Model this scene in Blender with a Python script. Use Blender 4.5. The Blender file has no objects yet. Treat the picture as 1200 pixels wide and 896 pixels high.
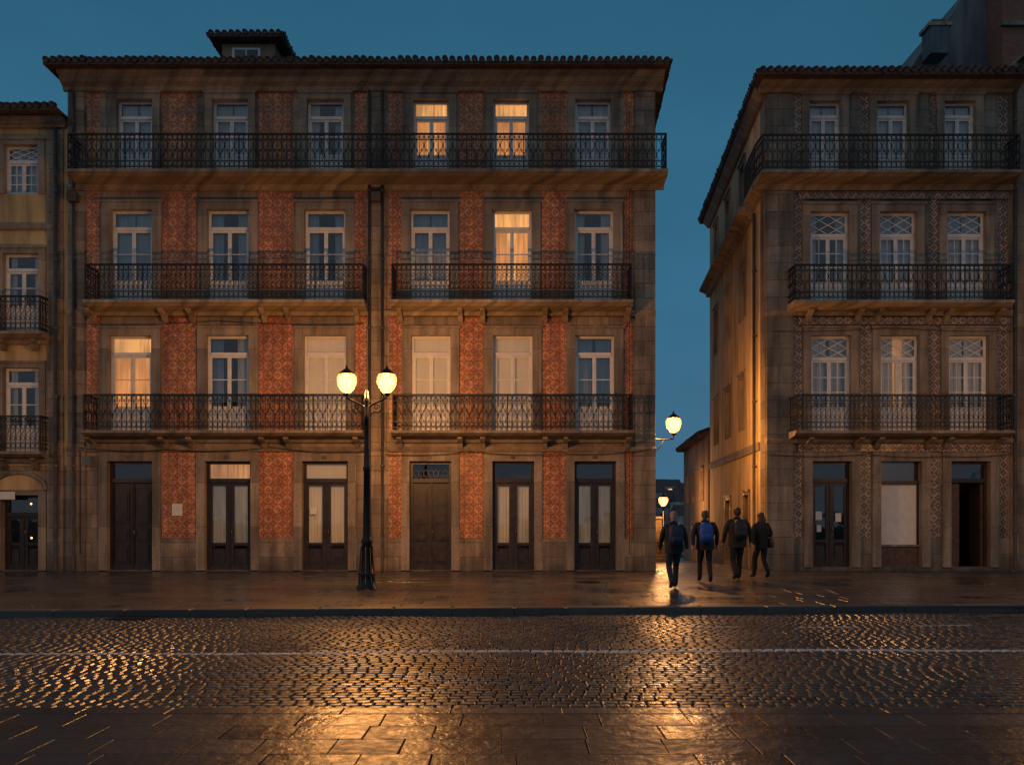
import bpy, math, random
from mathutils import Vector, Matrix
random.seed(7)
scene=bpy.context.scene
scene.view_settings.view_transform='Standard'
scene.view_settings.look='None'
scene.view_settings.exposure=0

# ------------------------------------------------------------------ node helper
class G:
    def __init__(s,name):
        s.m=bpy.data.materials.new(name); s.m.use_nodes=True
        s.nt=s.m.node_tree; s.nt.nodes.clear()
        s.out=s.nt.nodes.new('ShaderNodeOutputMaterial')
    def n(s,t,**k):
        x=s.nt.nodes.new(t)
        for a,b in k.items(): setattr(x,a,b)
        return x
    def set(s,sock,v):
        if isinstance(v,bpy.types.NodeSocket): s.nt.links.new(v,sock)
        elif isinstance(v,(tuple,list)):
            sock.default_value=tuple(v) if len(v)==len(sock.default_value) else tuple(v)+(1,)
        else: sock.default_value=v
    def math(s,op,a,b=None,c=None,clamp=False):
        x=s.n('ShaderNodeMath',operation=op,use_clamp=clamp); s.set(x.inputs[0],a)
        if b is not None: s.set(x.inputs[1],b)
        if c is not None: s.set(x.inputs[2],c)
        return x.outputs[0]
    def mix(s,f,a,b,mode='MIX'):
        x=s.n('ShaderNodeMixRGB',blend_type=mode); s.set(x.inputs[0],f); s.set(x.inputs[1],a); s.set(x.inputs[2],b)
        return x.outputs[0]
    def obj(s):
        return s.n('ShaderNodeTexCoord').outputs['Object']
    def xyz(s,v=None):
        x=s.n('ShaderNodeSeparateXYZ'); s.set(x.inputs[0],v or s.obj()); return x.outputs
    def comb(s,a,b,c=0.0):
        x=s.n('ShaderNodeCombineXYZ')
        for i,q in enumerate((a,b,c)): s.set(x.inputs[i],q)
        return x.outputs[0]
    def wallvec(s,su=1,sv=1):
        o=s.xyz(); return s.comb(s.math('MULTIPLY',s.math('ADD',o[0],o[1]),su),s.math('MULTIPLY',o[2],sv))
    def noise(s,scale,detail=3,vec=None,rough=.55):
        x=s.n('ShaderNodeTexNoise'); x.inputs['Scale'].default_value=scale; x.inputs['Detail'].default_value=min(detail,4)
        x.inputs['Roughness'].default_value=rough
        s.set(x.inputs['Vector'],vec or s.obj()); return x.outputs[0]
    def rng(s,v,a,b,c=0.,d=1.):
        x=s.n('ShaderNodeMapRange'); s.set(x.inputs[0],v)
        for i,q in enumerate((a,b,c,d)): s.set(x.inputs[i+1],q)
        return x.outputs[0]
    def attr(s,name):
        x=s.n('ShaderNodeAttribute',attribute_name=name); return x.outputs['Fac']
    def bump(s,h,strength=.3,dist=.01):
        x=s.n('ShaderNodeBump'); x.inputs['Strength'].default_value=strength; x.inputs['Distance'].default_value=dist
        s.set(x.inputs['Height'],h); return x.outputs[0]
    def bsdf(s,color,rough=.7,metal=0.,normal=None,spec=.5,emit=None,es=0):
        p=s.n('ShaderNodeBsdfPrincipled')
        s.set(p.inputs['Base Color'],color); s.set(p.inputs['Roughness'],rough); s.set(p.inputs['Metallic'],metal)
        p.inputs['Specular IOR Level'].default_value=spec
        if normal: s.set(p.inputs['Normal'],normal)
        if emit is not None:
            s.set(p.inputs['Emission Color'],emit); s.set(p.inputs['Emission Strength'],es)
            s.m.cycles.emission_sampling='NONE'
        s.nt.links.new(p.outputs[0],s.out.inputs[0]); return s.m

def simple(name,col,rough=.6,metal=0,var=.25,scale=6,bump=.15):
    g=G(name); n=g.noise(scale,3)
    c=g.mix(g.rng(n,.3,.7),tuple(x*(1-var) for x in col),tuple(min(1,x*(1+var)) for x in col))
    return g.bsdf(c,g.rng(n,.3,.7,rough-.08,min(1,rough+.08)),metal)

def stone(name,a,b,bw=.95,rh=.42,joint=.5,damp=True):
    g=G(name); wv=g.wallvec()
    br=g.n('ShaderNodeTexBrick'); g.set(br.inputs['Vector'],wv)
    br.inputs['Scale'].default_value=1; br.inputs['Brick Width'].default_value=bw; br.inputs['Row Height'].default_value=rh
    br.inputs['Mortar Size'].default_value=.009; br.inputs['Mortar Smooth'].default_value=.4
    g.set(br.inputs['Color1'],(.70,.70,.71)); g.set(br.inputs['Color2'],(1.25,1.19,1.10)); g.set(br.inputs['Mortar'],(joint,joint,joint))
    c=g.mix(g.rng(g.noise(.9,4),.32,.68),a,b)
    fn=g.noise(32,3)
    fine=g.rng(fn,.3,.7,.68,1.28)
    st=g.rng(g.noise(1,4,g.wallvec(3.2,.28)),.42,.68,1.1,.40)
    c=g.mix(1,c,br.outputs[0],'MULTIPLY'); c=g.mix(1,c,g.comb(fine,fine,fine),'MULTIPLY'); c=g.mix(.85,c,g.comb(st,st,st),'MULTIPLY')
    if damp:
        o=g.xyz(); dz=g.math('ADD',o[2],g.math('MULTIPLY',g.math('SUBTRACT',g.noise(1.7,3),.5),1.6))
        dd=g.rng(dz,.0,.75,.5,1.0); c=g.mix(1,c,g.comb(dd,dd,dd),'MULTIPLY')
    h=g.math('ADD',g.math('MULTIPLY',fn,.6),g.math('MULTIPLY',br.outputs['Fac'],-1.2))
    return g.bsdf(c,g.rng(g.noise(2.5,2),.3,.7,.45,.8),0,g.bump(h,.7,.014))

def tilemat(name,base,light,dark,period=.28):
    g=G(name); o=g.xyz(); u=g.math('DIVIDE',g.math('ADD',o[0],o[1]),period); v=g.math('DIVIDE',o[2],period)
    fu=g.math('SUBTRACT',g.math('FRACT',u),.5); fv=g.math('SUBTRACT',g.math('FRACT',v),.5)
    r=g.math('SQRT',g.math('ADD',g.math('MULTIPLY',fu,fu),g.math('MULTIPLY',fv,fv)))
    au=g.math('ABSOLUTE',fu); av=g.math('ABSOLUTE',fv)
    ring=g.math('LESS_THAN',g.math('ABSOLUTE',g.math('SUBTRACT',r,.30)),.06)
    dot=g.math('LESS_THAN',r,.12)
    dia=g.math('LESS_THAN',g.math('ABSOLUTE',g.math('SUBTRACT',g.math('ADD',au,av),.5)),.055)
    cor=g.math('GREATER_THAN',g.math('ADD',au,av),.84)
    m=g.math('MAXIMUM',g.math('MAXIMUM',ring,dot),g.math('MAXIMUM',dia,cor))
    w=g.n('ShaderNodeTexWhiteNoise',noise_dimensions='2D')
    g.set(w.inputs['Vector'],g.comb(g.math('FLOOR',g.math('MULTIPLY',u,2)),g.math('FLOOR',g.math('MULTIPLY',v,2))))
    c=g.mix(g.math('MULTIPLY',m,g.rng(g.noise(2,3),.3,.7,.45,.95)),base,light)
    tn=g.rng(w.outputs[0],0,1,.7,1.22); c=g.mix(1,c,g.comb(tn,tn,tn),'MULTIPLY')
    gu=g.math('ABSOLUTE',g.math('SUBTRACT',g.math('FRACT',g.math('MULTIPLY',u,2)),.5))
    gv=g.math('ABSOLUTE',g.math('SUBTRACT',g.math('FRACT',g.math('MULTIPLY',v,2)),.5))
    grout=g.math('GREATER_THAN',g.math('MAXIMUM',gu,gv),.465)
    c=g.mix(grout,c,dark)
    st=g.rng(g.noise(1,4,g.wallvec(2.5,.35)),.42,.7,1.05,.5); c=g.mix(1,c,g.comb(st,st,st),'MULTIPLY')
    h=g.math('ADD',g.math('MULTIPLY',grout,-1),g.math('MULTIPLY',w.outputs[0],.35))
    return g.bsdf(c,g.rng(g.noise(3,2),.3,.7,.3,.55),0,g.bump(h,.5,.006))

STONE=stone('granite_facade',(.19,.145,.105),(.36,.28,.20))
STONE2=stone('granite_facade_grey',(.145,.125,.10),(.28,.235,.18),1.1,.5)
TRIM=stone('granite_trim',(.22,.175,.13),(.35,.285,.21),3.1,1.3,.75,False)
TILE=tilemat('red_azulejo',(.43,.125,.042),(.66,.36,.17),(.15,.06,.03))
TILE2=tilemat('cream_brown_azulejo',(.15,.08,.05),(.56,.46,.34),(.08,.06,.045),.24)
def plaster(name,col):
    g=G(name); n=g.rng(g.noise(.8,4),.3,.7); st=g.rng(g.noise(1,4,g.wallvec(2.2,.3)),.42,.7,1.05,.5)
    c=g.mix(n,tuple(x*.75 for x in col),col); c=g.mix(1,c,g.comb(st,st,st),'MULTIPLY')
    return g.bsdf(c,.85,0,g.bump(g.noise(25,3),.3,.01))
YELLOW=plaster('ochre_plaster',(.74,.56,.31))
OCHRE=plaster('yellow_plaster',(.68,.46,.21))
GREYPL=plaster('grey_render',(.16,.19,.21))
DIMPL=plaster('old_plaster',(.34,.25,.16))
WHITE=simple('white_painted_wood',(.76,.74,.69),.45,0,.1,5,.1)
DWOOD=simple('dark_door_paint',(.030,.020,.015),.4,0,.4,7)
BWOOD=simple('brown_wood',(.10,.05,.03),.45,0,.4,7)
IRON=simple('wrought_iron',(.012,.0115,.0115),.5,.2,.3,9)
LAMPIRON=simple('lamp_cast_iron',(.012,.013,.013),.35,.4,.3,9)
PIPE=simple('drainpipe_zinc',(.085,.068,.052),.5,.1,.3,4)
CABLE=simple('cable_rubber',(.015,.014,.013),.6)
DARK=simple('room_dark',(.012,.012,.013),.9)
PAPER=simple('paper_sign',(.72,.68,.6),.7,0,.08)
def curtainmat():
    g=G('curtain_fabric'); w=g.rng(g.noise(1,3,g.wallvec(16,.6)),.3,.7)
    c=g.mix(w,(.45,.45,.44),(.80,.79,.75)); return g.bsdf(c,.9)
CURT=curtainmat()
def emitfab(name,col,k,base=(.5,.35,.2)):
    g=G(name); w=g.rng(g.noise(1,3,g.wallvec(13,.7)),.3,.7,.45,1.1)
    b=g.rng(g.noise(.9,2),.3,.7,.6,1.15)
    return g.bsdf(base,.9,emit=col,es=g.math('MULTIPLY',g.math('MULTIPLY',w,b),k))
LCURT=emitfab('backlit_curtain',(1,.37,.09),.75)
LROOM=emitfab('lit_room_wall',(1,.44,.12),1.15)
LDIM=emitfab('dim_lit_room',(1,.40,.12),.55)
BLIND=emitfab('roller_blind_self_glow',(1,.5,.2),.11,(.72,.65,.53))  # faint warm glow put into the blind itself, standing in for light on it
LDOOR=emitfab('door_curtain_faintly_lit',(1,.52,.22),.11,(.62,.55,.44))
SHOPL=emitfab('shop_bulb',(1,.5,.2),6)
def glassm(name='window_glass',tint=(.9,.95,1)):
    g=G(name); t=g.n('ShaderNodeBsdfTransparent'); t.inputs[0].default_value=tint+(1,)
    gl=g.n('ShaderNodeBsdfGlossy'); gl.inputs['Roughness'].default_value=.03
    g.set(gl.inputs['Normal'],g.bump(g.noise(1.6,2),.12,.05))
    f=g.n('ShaderNodeFresnel'); f.inputs[0].default_value=1.6
    mx=g.n('ShaderNodeMixShader'); g.set(mx.inputs[0],g.math('ADD',g.math('MULTIPLY',f.outputs[0],1.3),.05,clamp=True))
    g.nt.links.new(t.outputs[0],mx.inputs[1]); g.nt.links.new(gl.outputs[0],mx.inputs[2]); g.nt.links.new(mx.outputs[0],g.out.inputs[0])
    return g.m
GLASS=glassm()
def lampglass():
    g=G('lamp_glass'); t=g.n('ShaderNodeBsdfTransparent'); e=g.n('ShaderNodeEmission')
    lw=g.n('ShaderNodeLayerWeight'); lw.inputs[0].default_value=.5
    g.set(e.inputs[0],g.mix(lw.outputs['Facing'],(1,.62,.27),(1,.33,.06))); e.inputs[1].default_value=2.6
    mx=g.n('ShaderNodeMixShader'); mx.inputs[0].default_value=.75
    g.nt.links.new(t.outputs[0],mx.inputs[1]); g.nt.links.new(e.outputs[0],mx.inputs[2]); g.nt.links.new(mx.outputs[0],g.out.inputs[0])
    g.m.cycles.emission_sampling='NONE'; return g.m
LGLASS=lampglass()
def roofm():
    g=G('clay_roof_tiles'); n=g.rng(g.noise(5,3),.3,.7)
    return g.bsdf(g.mix(n,(.05,.03,.022),(.13,.07,.045)),.7)
ROOF=roofm()
def brickm():
    g=G('red_brick'); br=g.n('ShaderNodeTexBrick'); g.set(br.inputs['Vector'],g.wallvec()); br.inputs['Scale'].default_value=1
    br.inputs['Brick Width'].default_value=.3; br.inputs['Row Height'].default_value=.1; br.inputs['Mortar Size'].default_value=.008
    g.set(br.inputs['Color1'],(.2,.08,.05)); g.set(br.inputs['Color2'],(.28,.11,.07)); g.set(br.inputs['Mortar'],(.18,.15,.12))
    return g.bsdf(br.outputs[0],.8)
BRICK=brickm()
def wetpave(name,a,b,r0,r1,scale=1.,bs=.35,line=None):
    g=G(name); rn=g.attr('rnd'); c=g.mix(rn,a,b)
    n1=g.noise(28*scale,3)
    c=g.mix(g.rng(n1,.3,.7,0,.5),c,tuple(x*.5 for x in a))
    wet=g.rng(g.noise(.55,3),.36,.62)
    rough=g.math('ADD',g.rng(wet,0,1,r0,r1),g.math('MULTIPLY',g.rng(g.noise(14*scale,2),.3,.7),.16))
    rough=g.math('ADD',rough,g.math('MULTIPLY',rn,.12))
    if line:
        o=g.xyz()
        for (y0,k,hw,xa,xb,dash) in line:
            dy=g.math('ABSOLUTE',g.math('SUBTRACT',o[1],g.math('ADD',g.math('MULTIPLY',o[0],k),y0)))
            m=g.math('LESS_THAN',g.math('ADD',dy,g.math('MULTIPLY',g.math('SUBTRACT',n1,.5),.06)),hw)
            m=g.math('MULTIPLY',m,g.math('GREATER_THAN',o[0],xa)); m=g.math('MULTIPLY',m,g.math('LESS_THAN',o[0],xb))
            if dash: m=g.math('MULTIPLY',m,g.math('GREATER_THAN',g.math('FRACT',g.math('MULTIPLY',o[0],.55)),.45))
            m=g.math('MULTIPLY',m,g.math('GREATER_THAN',o[2],-.145))
            m=g.math('MULTIPLY',m,g.rng(g.noise(5,3),.3,.5,.2,.85 if not dash else .5))
            c=g.mix(m,c,(.66,.64,.60)); rough=g.math('ADD',rough,g.math('MULTIPLY',m,.25))
    return g.bsdf(c,rough,0,g.bump(g.math('ADD',n1,g.math('MULTIPLY',g.noise(9*scale,2),2.)),bs,.006),spec=.65)
SETT=wetpave('wet_granite_setts',(.026,.024,.023),(.080,.073,.067),.15,.33,1,.6,line=[(-14.12,.028,.078,-60,60,False),(-11.75,.03,.05,3.0,9.5,True)])
SLAB=wetpave('wet_granite_slabs',(.038,.033,.030),(.080,.068,.060),.10,.30,.7,.35)
SLABN=wetpave('wet_slabs_near',(.020,.0195,.021),(.048,.046,.046),.12,.34,.8,.8)
KERB=wetpave('kerb_granite',(.055,.049,.043),(.095,.085,.075),.25,.5,1,.4)
MORT=simple('wet_joint_mortar',(.010,.009,.008),.7,0,.4,12)
EARTH=simple('ground_earth',(.04,.04,.038),.8,0,.3,.3)

# ------------------------------------------------------------------ mesh builder
class B:
    def __init__(s): s.v=[];s.f=[];s.mi=[];s.mats=[];s.sm=[]
    def add(s,vs,fs,mat,smooth=False):
        if mat not in s.mats: s.mats.append(mat)
        k=s.mats.index(mat); o=len(s.v); s.v.extend(vs)
        for f in fs: s.f.append([i+o for i in f]); s.mi.append(k); s.sm.append(smooth)
    def obj(s,name,parent=None):
        me=bpy.data.meshes.new(name); me.from_pydata([tuple(v) for v in s.v],[],s.f)
        for m in s.mats: me.materials.append(m)
        me.polygons.foreach_set('material_index',s.mi); me.polygons.foreach_set('use_smooth',s.sm); me.update()
        o=bpy.data.objects.new(name,me); scene.collection.objects.link(o)
        if parent: o.parent=parent
        return o
def empty(name,loc=(0,0,0)):
    e=bpy.data.objects.new(name,None); e.location=loc; scene.collection.objects.link(e); return e
def front(u,z,d): return (u,-d,z)
def mapper(ox,oy,dx,dy,side):
    l=math.hypot(dx,dy); dx/=l; dy/=l; nx,ny=(-dy*side,dx*side)
    return lambda u,z,d:(ox+u*dx+nx*d,oy+u*dy+ny*d,z)
BF=[(0,1,3,2),(4,6,7,5),(0,4,5,1),(2,3,7,6),(0,2,6,4),(1,5,7,3)]
def box(b,M,u0,u1,z0,z1,d0,d1,mat):
    vs=[M(u,z,d) for u in (u0,u1) for z in (z0,z1) for d in (d0,d1)]
    b.add(vs,BF,mat)
def quad(b,M,u0,u1,z0,z1,d,mat): b.add([M(u0,z0,d),M(u1,z0,d),M(u1,z1,d),M(u0,z1,d)],[(0,1,2,3)],mat)
def prism(b,M,prof,u0,u1,mat):
    n=len(prof); vs=[M(u0,z,d) for d,z in prof]+[M(u1,z,d) for d,z in prof]
    b.add(vs,[(i,(i+1)%n,n+(i+1)%n,n+i) for i in range(n)]+[tuple(range(n)),tuple(range(n,2*n))],mat)
def tube(b,pts,r,mat,sides=6,smooth=True,caps=True):
    pts=[Vector(p) for p in pts]; n=len(pts)
    rs=r if isinstance(r,(list,tuple)) else [r]*n
    vs=[];up=None
    for i,p in enumerate(pts):
        t=(pts[min(i+1,n-1)]-pts[max(i-1,0)]).normalized()
        if up is None: up=Vector((0,0,1)) if abs(t.z)<.9 else Vector((1,0,0))
        a=t.cross(up); 
        if a.length<1e-4: a=t.orthogonal()
        a.normalize(); c=a.cross(t).normalized(); up=c
        for k in range(sides):
            an=2*math.pi*k/sides+.785; vs.append(p+(a*math.cos(an)+c*math.sin(an))*rs[i])
    fs=[(i*sides+k,i*sides+(k+1)%sides,(i+1)*sides+(k+1)%sides,(i+1)*sides+k) for i in range(n-1) for k in range(sides)]
    if caps: fs+= [tuple(range(sides)),tuple(range((n-1)*sides,n*sides))]
    b.add(vs,fs,mat,smooth)
def lathe(b,c,prof,mat,seg=20,sx=1,sy=1,smooth=True):
    vs=[];n=len(prof)
    for z,r in prof:
        for k in range(seg):
            a=2*math.pi*k/seg; vs.append((c[0]+r*sx*math.cos(a),c[1]+r*sy*math.sin(a),c[2]+z))
    fs=[(i*seg+k,i*seg+(k+1)%seg,(i+1)*seg+(k+1)%seg,(i+1)*seg+k) for i in range(n-1) for k in range(seg)]
    fs+=[tuple(range(seg)),tuple(range((n-1)*seg,n*seg))]
    b.add(vs,fs,mat,smooth)
def loft(b,secs,mat,seg=20,power=2.0,smooth=True):
    vs=[];n=len(secs)
    for cx,cy,cz,rx,ry in secs:
        for k in range(seg):
            a=2*math.pi*k/seg; ca,sa=math.cos(a),math.sin(a)
            e=2/power
            vs.append((cx+rx*math.copysign(abs(ca)**e,ca),cy+ry*math.copysign(abs(sa)**e,sa),cz))
    fs=[(i*seg+k,i*seg+(k+1)%seg,(i+1)*seg+(k+1)%seg,(i+1)*seg+k) for i in range(n-1) for k in range(seg)]
    fs+=[tuple(range(seg)),tuple(range((n-1)*seg,n*seg))]
    b.add(vs,fs,mat,smooth)
def ell(b,c,r,mat,seg=12,rings=8):
    loft(b,[(c[0],c[1],c[2]+r[2]*math.cos(math.pi*i/rings),max(.0005,r[0]*math.sin(math.pi*i/rings)),max(.0005,r[1]*math.sin(math.pi*i/rings))) for i in range(rings+1)],mat,seg)

# ------------------------------------------------------------------ facade pieces
X=lambda px:(px-600)/40.0      # facade elevation survey: 40 units per metre
Z=lambda py:(669-py)/40.0
def wall(b,M,u0,u1,z0,z1,ops,ranges,zb,fn,d=0):
    us=sorted(set([u0,u1]+[x for o in ops for x in o[:2]]+[x for r in ranges for x in r]))
    zs=sorted(set([z0,z1]+[x for o in ops for x in o[2:4]]+list(zb)))
    us=[u for u in us if u0<=u<=u1]; zs=[z for z in zs if z0<=z<=z1]
    for i in range(len(us)-1):
        for j in range(len(zs)-1):
            uc=(us[i]+us[i+1])/2; zc=(zs[j]+zs[j+1])/2
            if any(o[0]<uc<o[1] and o[2]<zc<o[3] for o in ops): continue
            quad(b,M,us[i],us[i+1],zs[j],zs[j+1],d,fn(uc,zc))
def reveal(b,M,o,mat,depth=.3):
    u0,u1,z0,z1=o
    b.add([M(u0,z0,0),M(u0,z1,0),M(u0,z1,-depth),M(u0,z0,-depth)],[(0,1,2,3)],mat)
    b.add([M(u1,z0,0),M(u1,z1,0),M(u1,z1,-depth),M(u1,z0,-depth)],[(0,1,2,3)],mat)
    b.add([M(u0,z1,0),M(u1,z1,0),M(u1,z1,-depth),M(u0,z1,-depth)],[(0,1,2,3)],mat)
    b.add([M(u0,z0,0),M(u1,z0,0),M(u1,z0,-depth),M(u0,z0,-depth)],[(0,1,2,3)],mat)
def surround(b,M,o,mat,w=.24,top=.28,d=.06,foot=True,cap=True):
    u0,u1,z0,z1=o
    box(b,M,u0-w,u0,z0,z1,0.001,d,mat); box(b,M,u1,u1+w,z0,z1,0.001,d,mat)
    box(b,M,u0-w-.0,u1+w+.0,z1,z1+top,0.001,d+.004,mat)
    if cap: box(b,M,u0-w-.04,u1+w+.04,z1+top-.06,z1+top,d+.004,d+.05,mat)
def curtain(b,M,u0,u1,z0,z1,d,mat,amp=.02,per=.09):
    n=max(6,int((u1-u0)/.02)); ph=random.random()*6
    vs=[]
    for i in range(n+1):
        u=u0+(u1-u0)*i/n; k=amp*math.sin(2*math.pi*u/per+ph)+amp*.5*math.sin(5*u+ph)
        vs+=[M(u,z0,d+k*1.2),M(u,z1,d+k*.7)]
    b.add(vs,[(2*i,2*i+2,2*i+3,2*i+1) for i in range(n)],mat,True)
def window(b,M,o,style='plain',fill='curtain',panel=.72,trans=.5):
    u0,u1,z0,z1=o; W=WHITE; fw=.07; d0,d1=-.20,-.13; uc=(u0+u1)/2; zt=z1-trans
    box(b,M,u0,u0+fw,z0,z1,d0,d1,W); box(b,M,u1-fw,u1,z0,z1,d0,d1,W)
    box(b,M,u0+fw,u1-fw,z1-fw,z1,d0,d1,W); box(b,M,u0+fw,u1-fw,zt-.05,zt+.04,d0,d1+.03,W)
    box(b,M,u0+fw,u1-fw,z0,z0+.08,d0,d1+.004,W)
    box(b,M,uc-.055,uc+.055,z0+.08,zt-.05,d0+.01,d1-.004,W); box(b,M,uc-.012,uc+.012,z0+.08,zt-.05,d1-.004,d1+.012,W)
    for s0,s1 in ((u0+fw,u0+fw+.045),(u1-fw-.045,u1-fw)): box(b,M,s0,s1,z0+.08,zt-.05,d0+.012,d1-.006,W)
    zp=z0+panel
    for a,c in ((u0+fw+.045,uc-.055),(uc+.055,u1-fw-.045)):
        if panel>0.1:
            box(b,M,a,c,z0+.08,zp,d0+.02,d1-.03,W); box(b,M,a+.05,c-.05,z0+.16,zp-.09,d1-.03,d1-.014,W)
        box(b,M,a,c,zp,zp+.05,d0+.015,d1-.008,W); box(b,M,a,c,zt-.11,zt-.05,d0+.015,d1-.008,W)
        h=zt-.11-(zp+.05)
        rows=1 if style=='plain' else (2 if style=='multi' else 0)
        for k in range(rows):
            zz=zp+.05+h*(k+1)/(rows+1)-(0 if style!='plain' else -h*.05)
            box(b,M,a,c,zz-.014,zz+.014,d0+.03,d1-.02,W)
        if style=='multi':
            um=(a+c)/2; box(b,M,um-.012,um+.012,zp+.05,zt-.11,d0+.032,d1-.022,W)
    if style=='multi':
        def bar(a,c):
            p=Vector(M(a[0],a[1],-.15)); q=Vector(M(c[0],c[1],-.15)); tube(b,[p,q],.015,W,4,False)
        ua,ub=u0+fw,u1-fw; za,zb_=zt+.04,z1-fw; zm=(za+zb_)/2
        bar((ua,za),(ub,zb_)); bar((ua,zb_),(ub,za)); bar((ua,zm),(uc,zb_)); bar((uc,zb_),(ub,zm)); bar((ub,zm),(uc,za)); bar((uc,za),(ua,zm))
    quad(b,M,u0+.01,u1-.01,z0,z1,-.168,GLASS)
    g=.05+random.random()*.1
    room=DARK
    if fill=='lit':
        room=LROOM
        curtain(b,M,u0,uc-.14,z0,zt+.05,-.3,LCURT); curtain(b,M,uc+.12,u1,z0,zt+.05,-.3,LCURT)
    elif fill=='litfull':
        room=LROOM; curtain(b,M,u0,u1,z0,zt-.02,-.3,LCURT)
    elif fill=='dim':
        room=LDIM; curtain(b,M,u0,uc-.08,z0,z1,-.3,CURT); curtain(b,M,uc+.2,u1,z0,z1,-.3,CURT)
    elif fill=='blind':
        quad(b,M,u0,u1,z0+random.choice((0,.0,.9)),z1,-.26,BLIND); curtain(b,M,u0,u1,z0,z1,-.32,CURT)
    elif fill=='half':
        curtain(b,M,u0,uc-.16-g,z0,z1,-.3,CURT); curtain(b,M,uc+.14+g,u1,z0,z1,-.3,CURT)
    elif fill=='curtain':
        curtain(b,M,u0,uc-g*.3,z0,z1,-.3,CURT); curtain(b,M,uc+g*.3,u1,z0,z1,-.3,CURT)
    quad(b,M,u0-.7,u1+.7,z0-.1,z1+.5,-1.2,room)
def door(b,M,o,kind):
    u0,u1,z0,z1=o; W=DWOOD; fw=.08; d0,d1=-.26,-.16; uc=(u0+u1)/2; zt=z1-.55
    box(b,M,u0,u0+fw,z0,z1,d0,d1,W); box(b,M,u1-fw,u1,z0,z1,d0,d1,W)
    box(b,M,u0+fw,u1-fw,z1-fw,z1,d0,d1,W); box(b,M,u0+fw,u1-fw,zt-.07,zt+.05,d0,d1+.04,W)
    quad(b,M,u0,u1,zt,z1,-.22,GLASS)
    if kind=='open':
        box(b,M,u0+fw,u0+fw+.3,z0,zt-.07,-.30,-.25,BWOOD)
        box(b,M,u1-fw-.05,u1-fw,z0,zt-.07,-.9,-.25,BWOOD)
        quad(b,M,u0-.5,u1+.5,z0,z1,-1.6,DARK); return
    box(b,M,uc-.05,uc+.05,z0,zt-.07,d0,d1-.01,W); box(b,M,uc-.015,uc+.015,z0,zt-.07,d1-.01,d1+.015,W)
    for a,c in ((u0+fw,uc-.05),(uc+.05,u1-fw)):
        box(b,M,a,c,z0,z0+.14,d0,d1-.012,W)
        if kind in('solid','ornate'):
            box(b,M,a,c,z0+.14,zt-.07,d0,d1-.05,W)
            for za,zb_ in ((.22,.75),(.85,1.25),(1.35,2.35)):
                box(b,M,a+.06,c-.06,z0+za,min(z0+zb_,zt-.15),d1-.05,d1-.02,W)
                box(b,M,a+.11,c-.11,z0+za+.05,min(z0+zb_,zt-.15)-.05,d1-.02,d1-.0,W)
        else:
            box(b,M,a,a+.07,z0+.14,zt-.07,d0,d1-.015,W); box(b,M,c-.07,c,z0+.14,zt-.07,d0,d1-.015,W)
            box(b,M,a+.07,c-.07,z0+.14,z0+.72,d0,d1-.05,W); box(b,M,a+.1,c-.1,z0+.2,z0+.62,d1-.05,d1-.03,W)
            box(b,M,a+.07,c-.07,z0+.72,z0+.80,d0,d1-.015,W); box(b,M,a+.07,c-.07,zt-.17,zt-.07,d0,d1-.015,W)
            quad(b,M,a,c,z0+.6,zt-.07,-.21,GLASS)
            if kind not in('dark','shop'): curtain(b,M,a+.01,c-.01,z0+.6,zt-.07,-.29,LDOOR)
    tube(b,[M(uc+.07,z0+1.05,d1+.0),M(uc+.07,z0+1.05,d1+.05),M(uc+.07,z0+1.17,d1+.05)],.012,KN,6)
    if kind=='warm': curtain(b,M,u0,u1,zt,z1,-.32,LDIM)
    if kind=='glass': quad(b,M,u0,u1,zt,z1,-.3,LDOOR) if u0<-5 else None
    if kind=='ornate':
        for i in range(7):
            cx=u0+fw+.1+i*(u1-u0-2*fw-.2)/6; pts=[M(cx+.075*math.cos(t*.63),zt+.2+.1*math.sin(t*.63),-.17) for t in range(11)]
            tube(b,pts,.01,TRIM,4)
    if kind=='shop':
        for q in range(7):
            p=M(u0+.15+random.random()*.8,z0+.9+random.random()*1.1,-.7-random.random()*.3); ell(b,p,(.03,.03,.03),SHOPL,8,5)
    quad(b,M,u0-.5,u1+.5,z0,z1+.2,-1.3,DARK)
KN=simple('brass_handle',(.35,.24,.1),.35,.9,.1)

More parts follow.
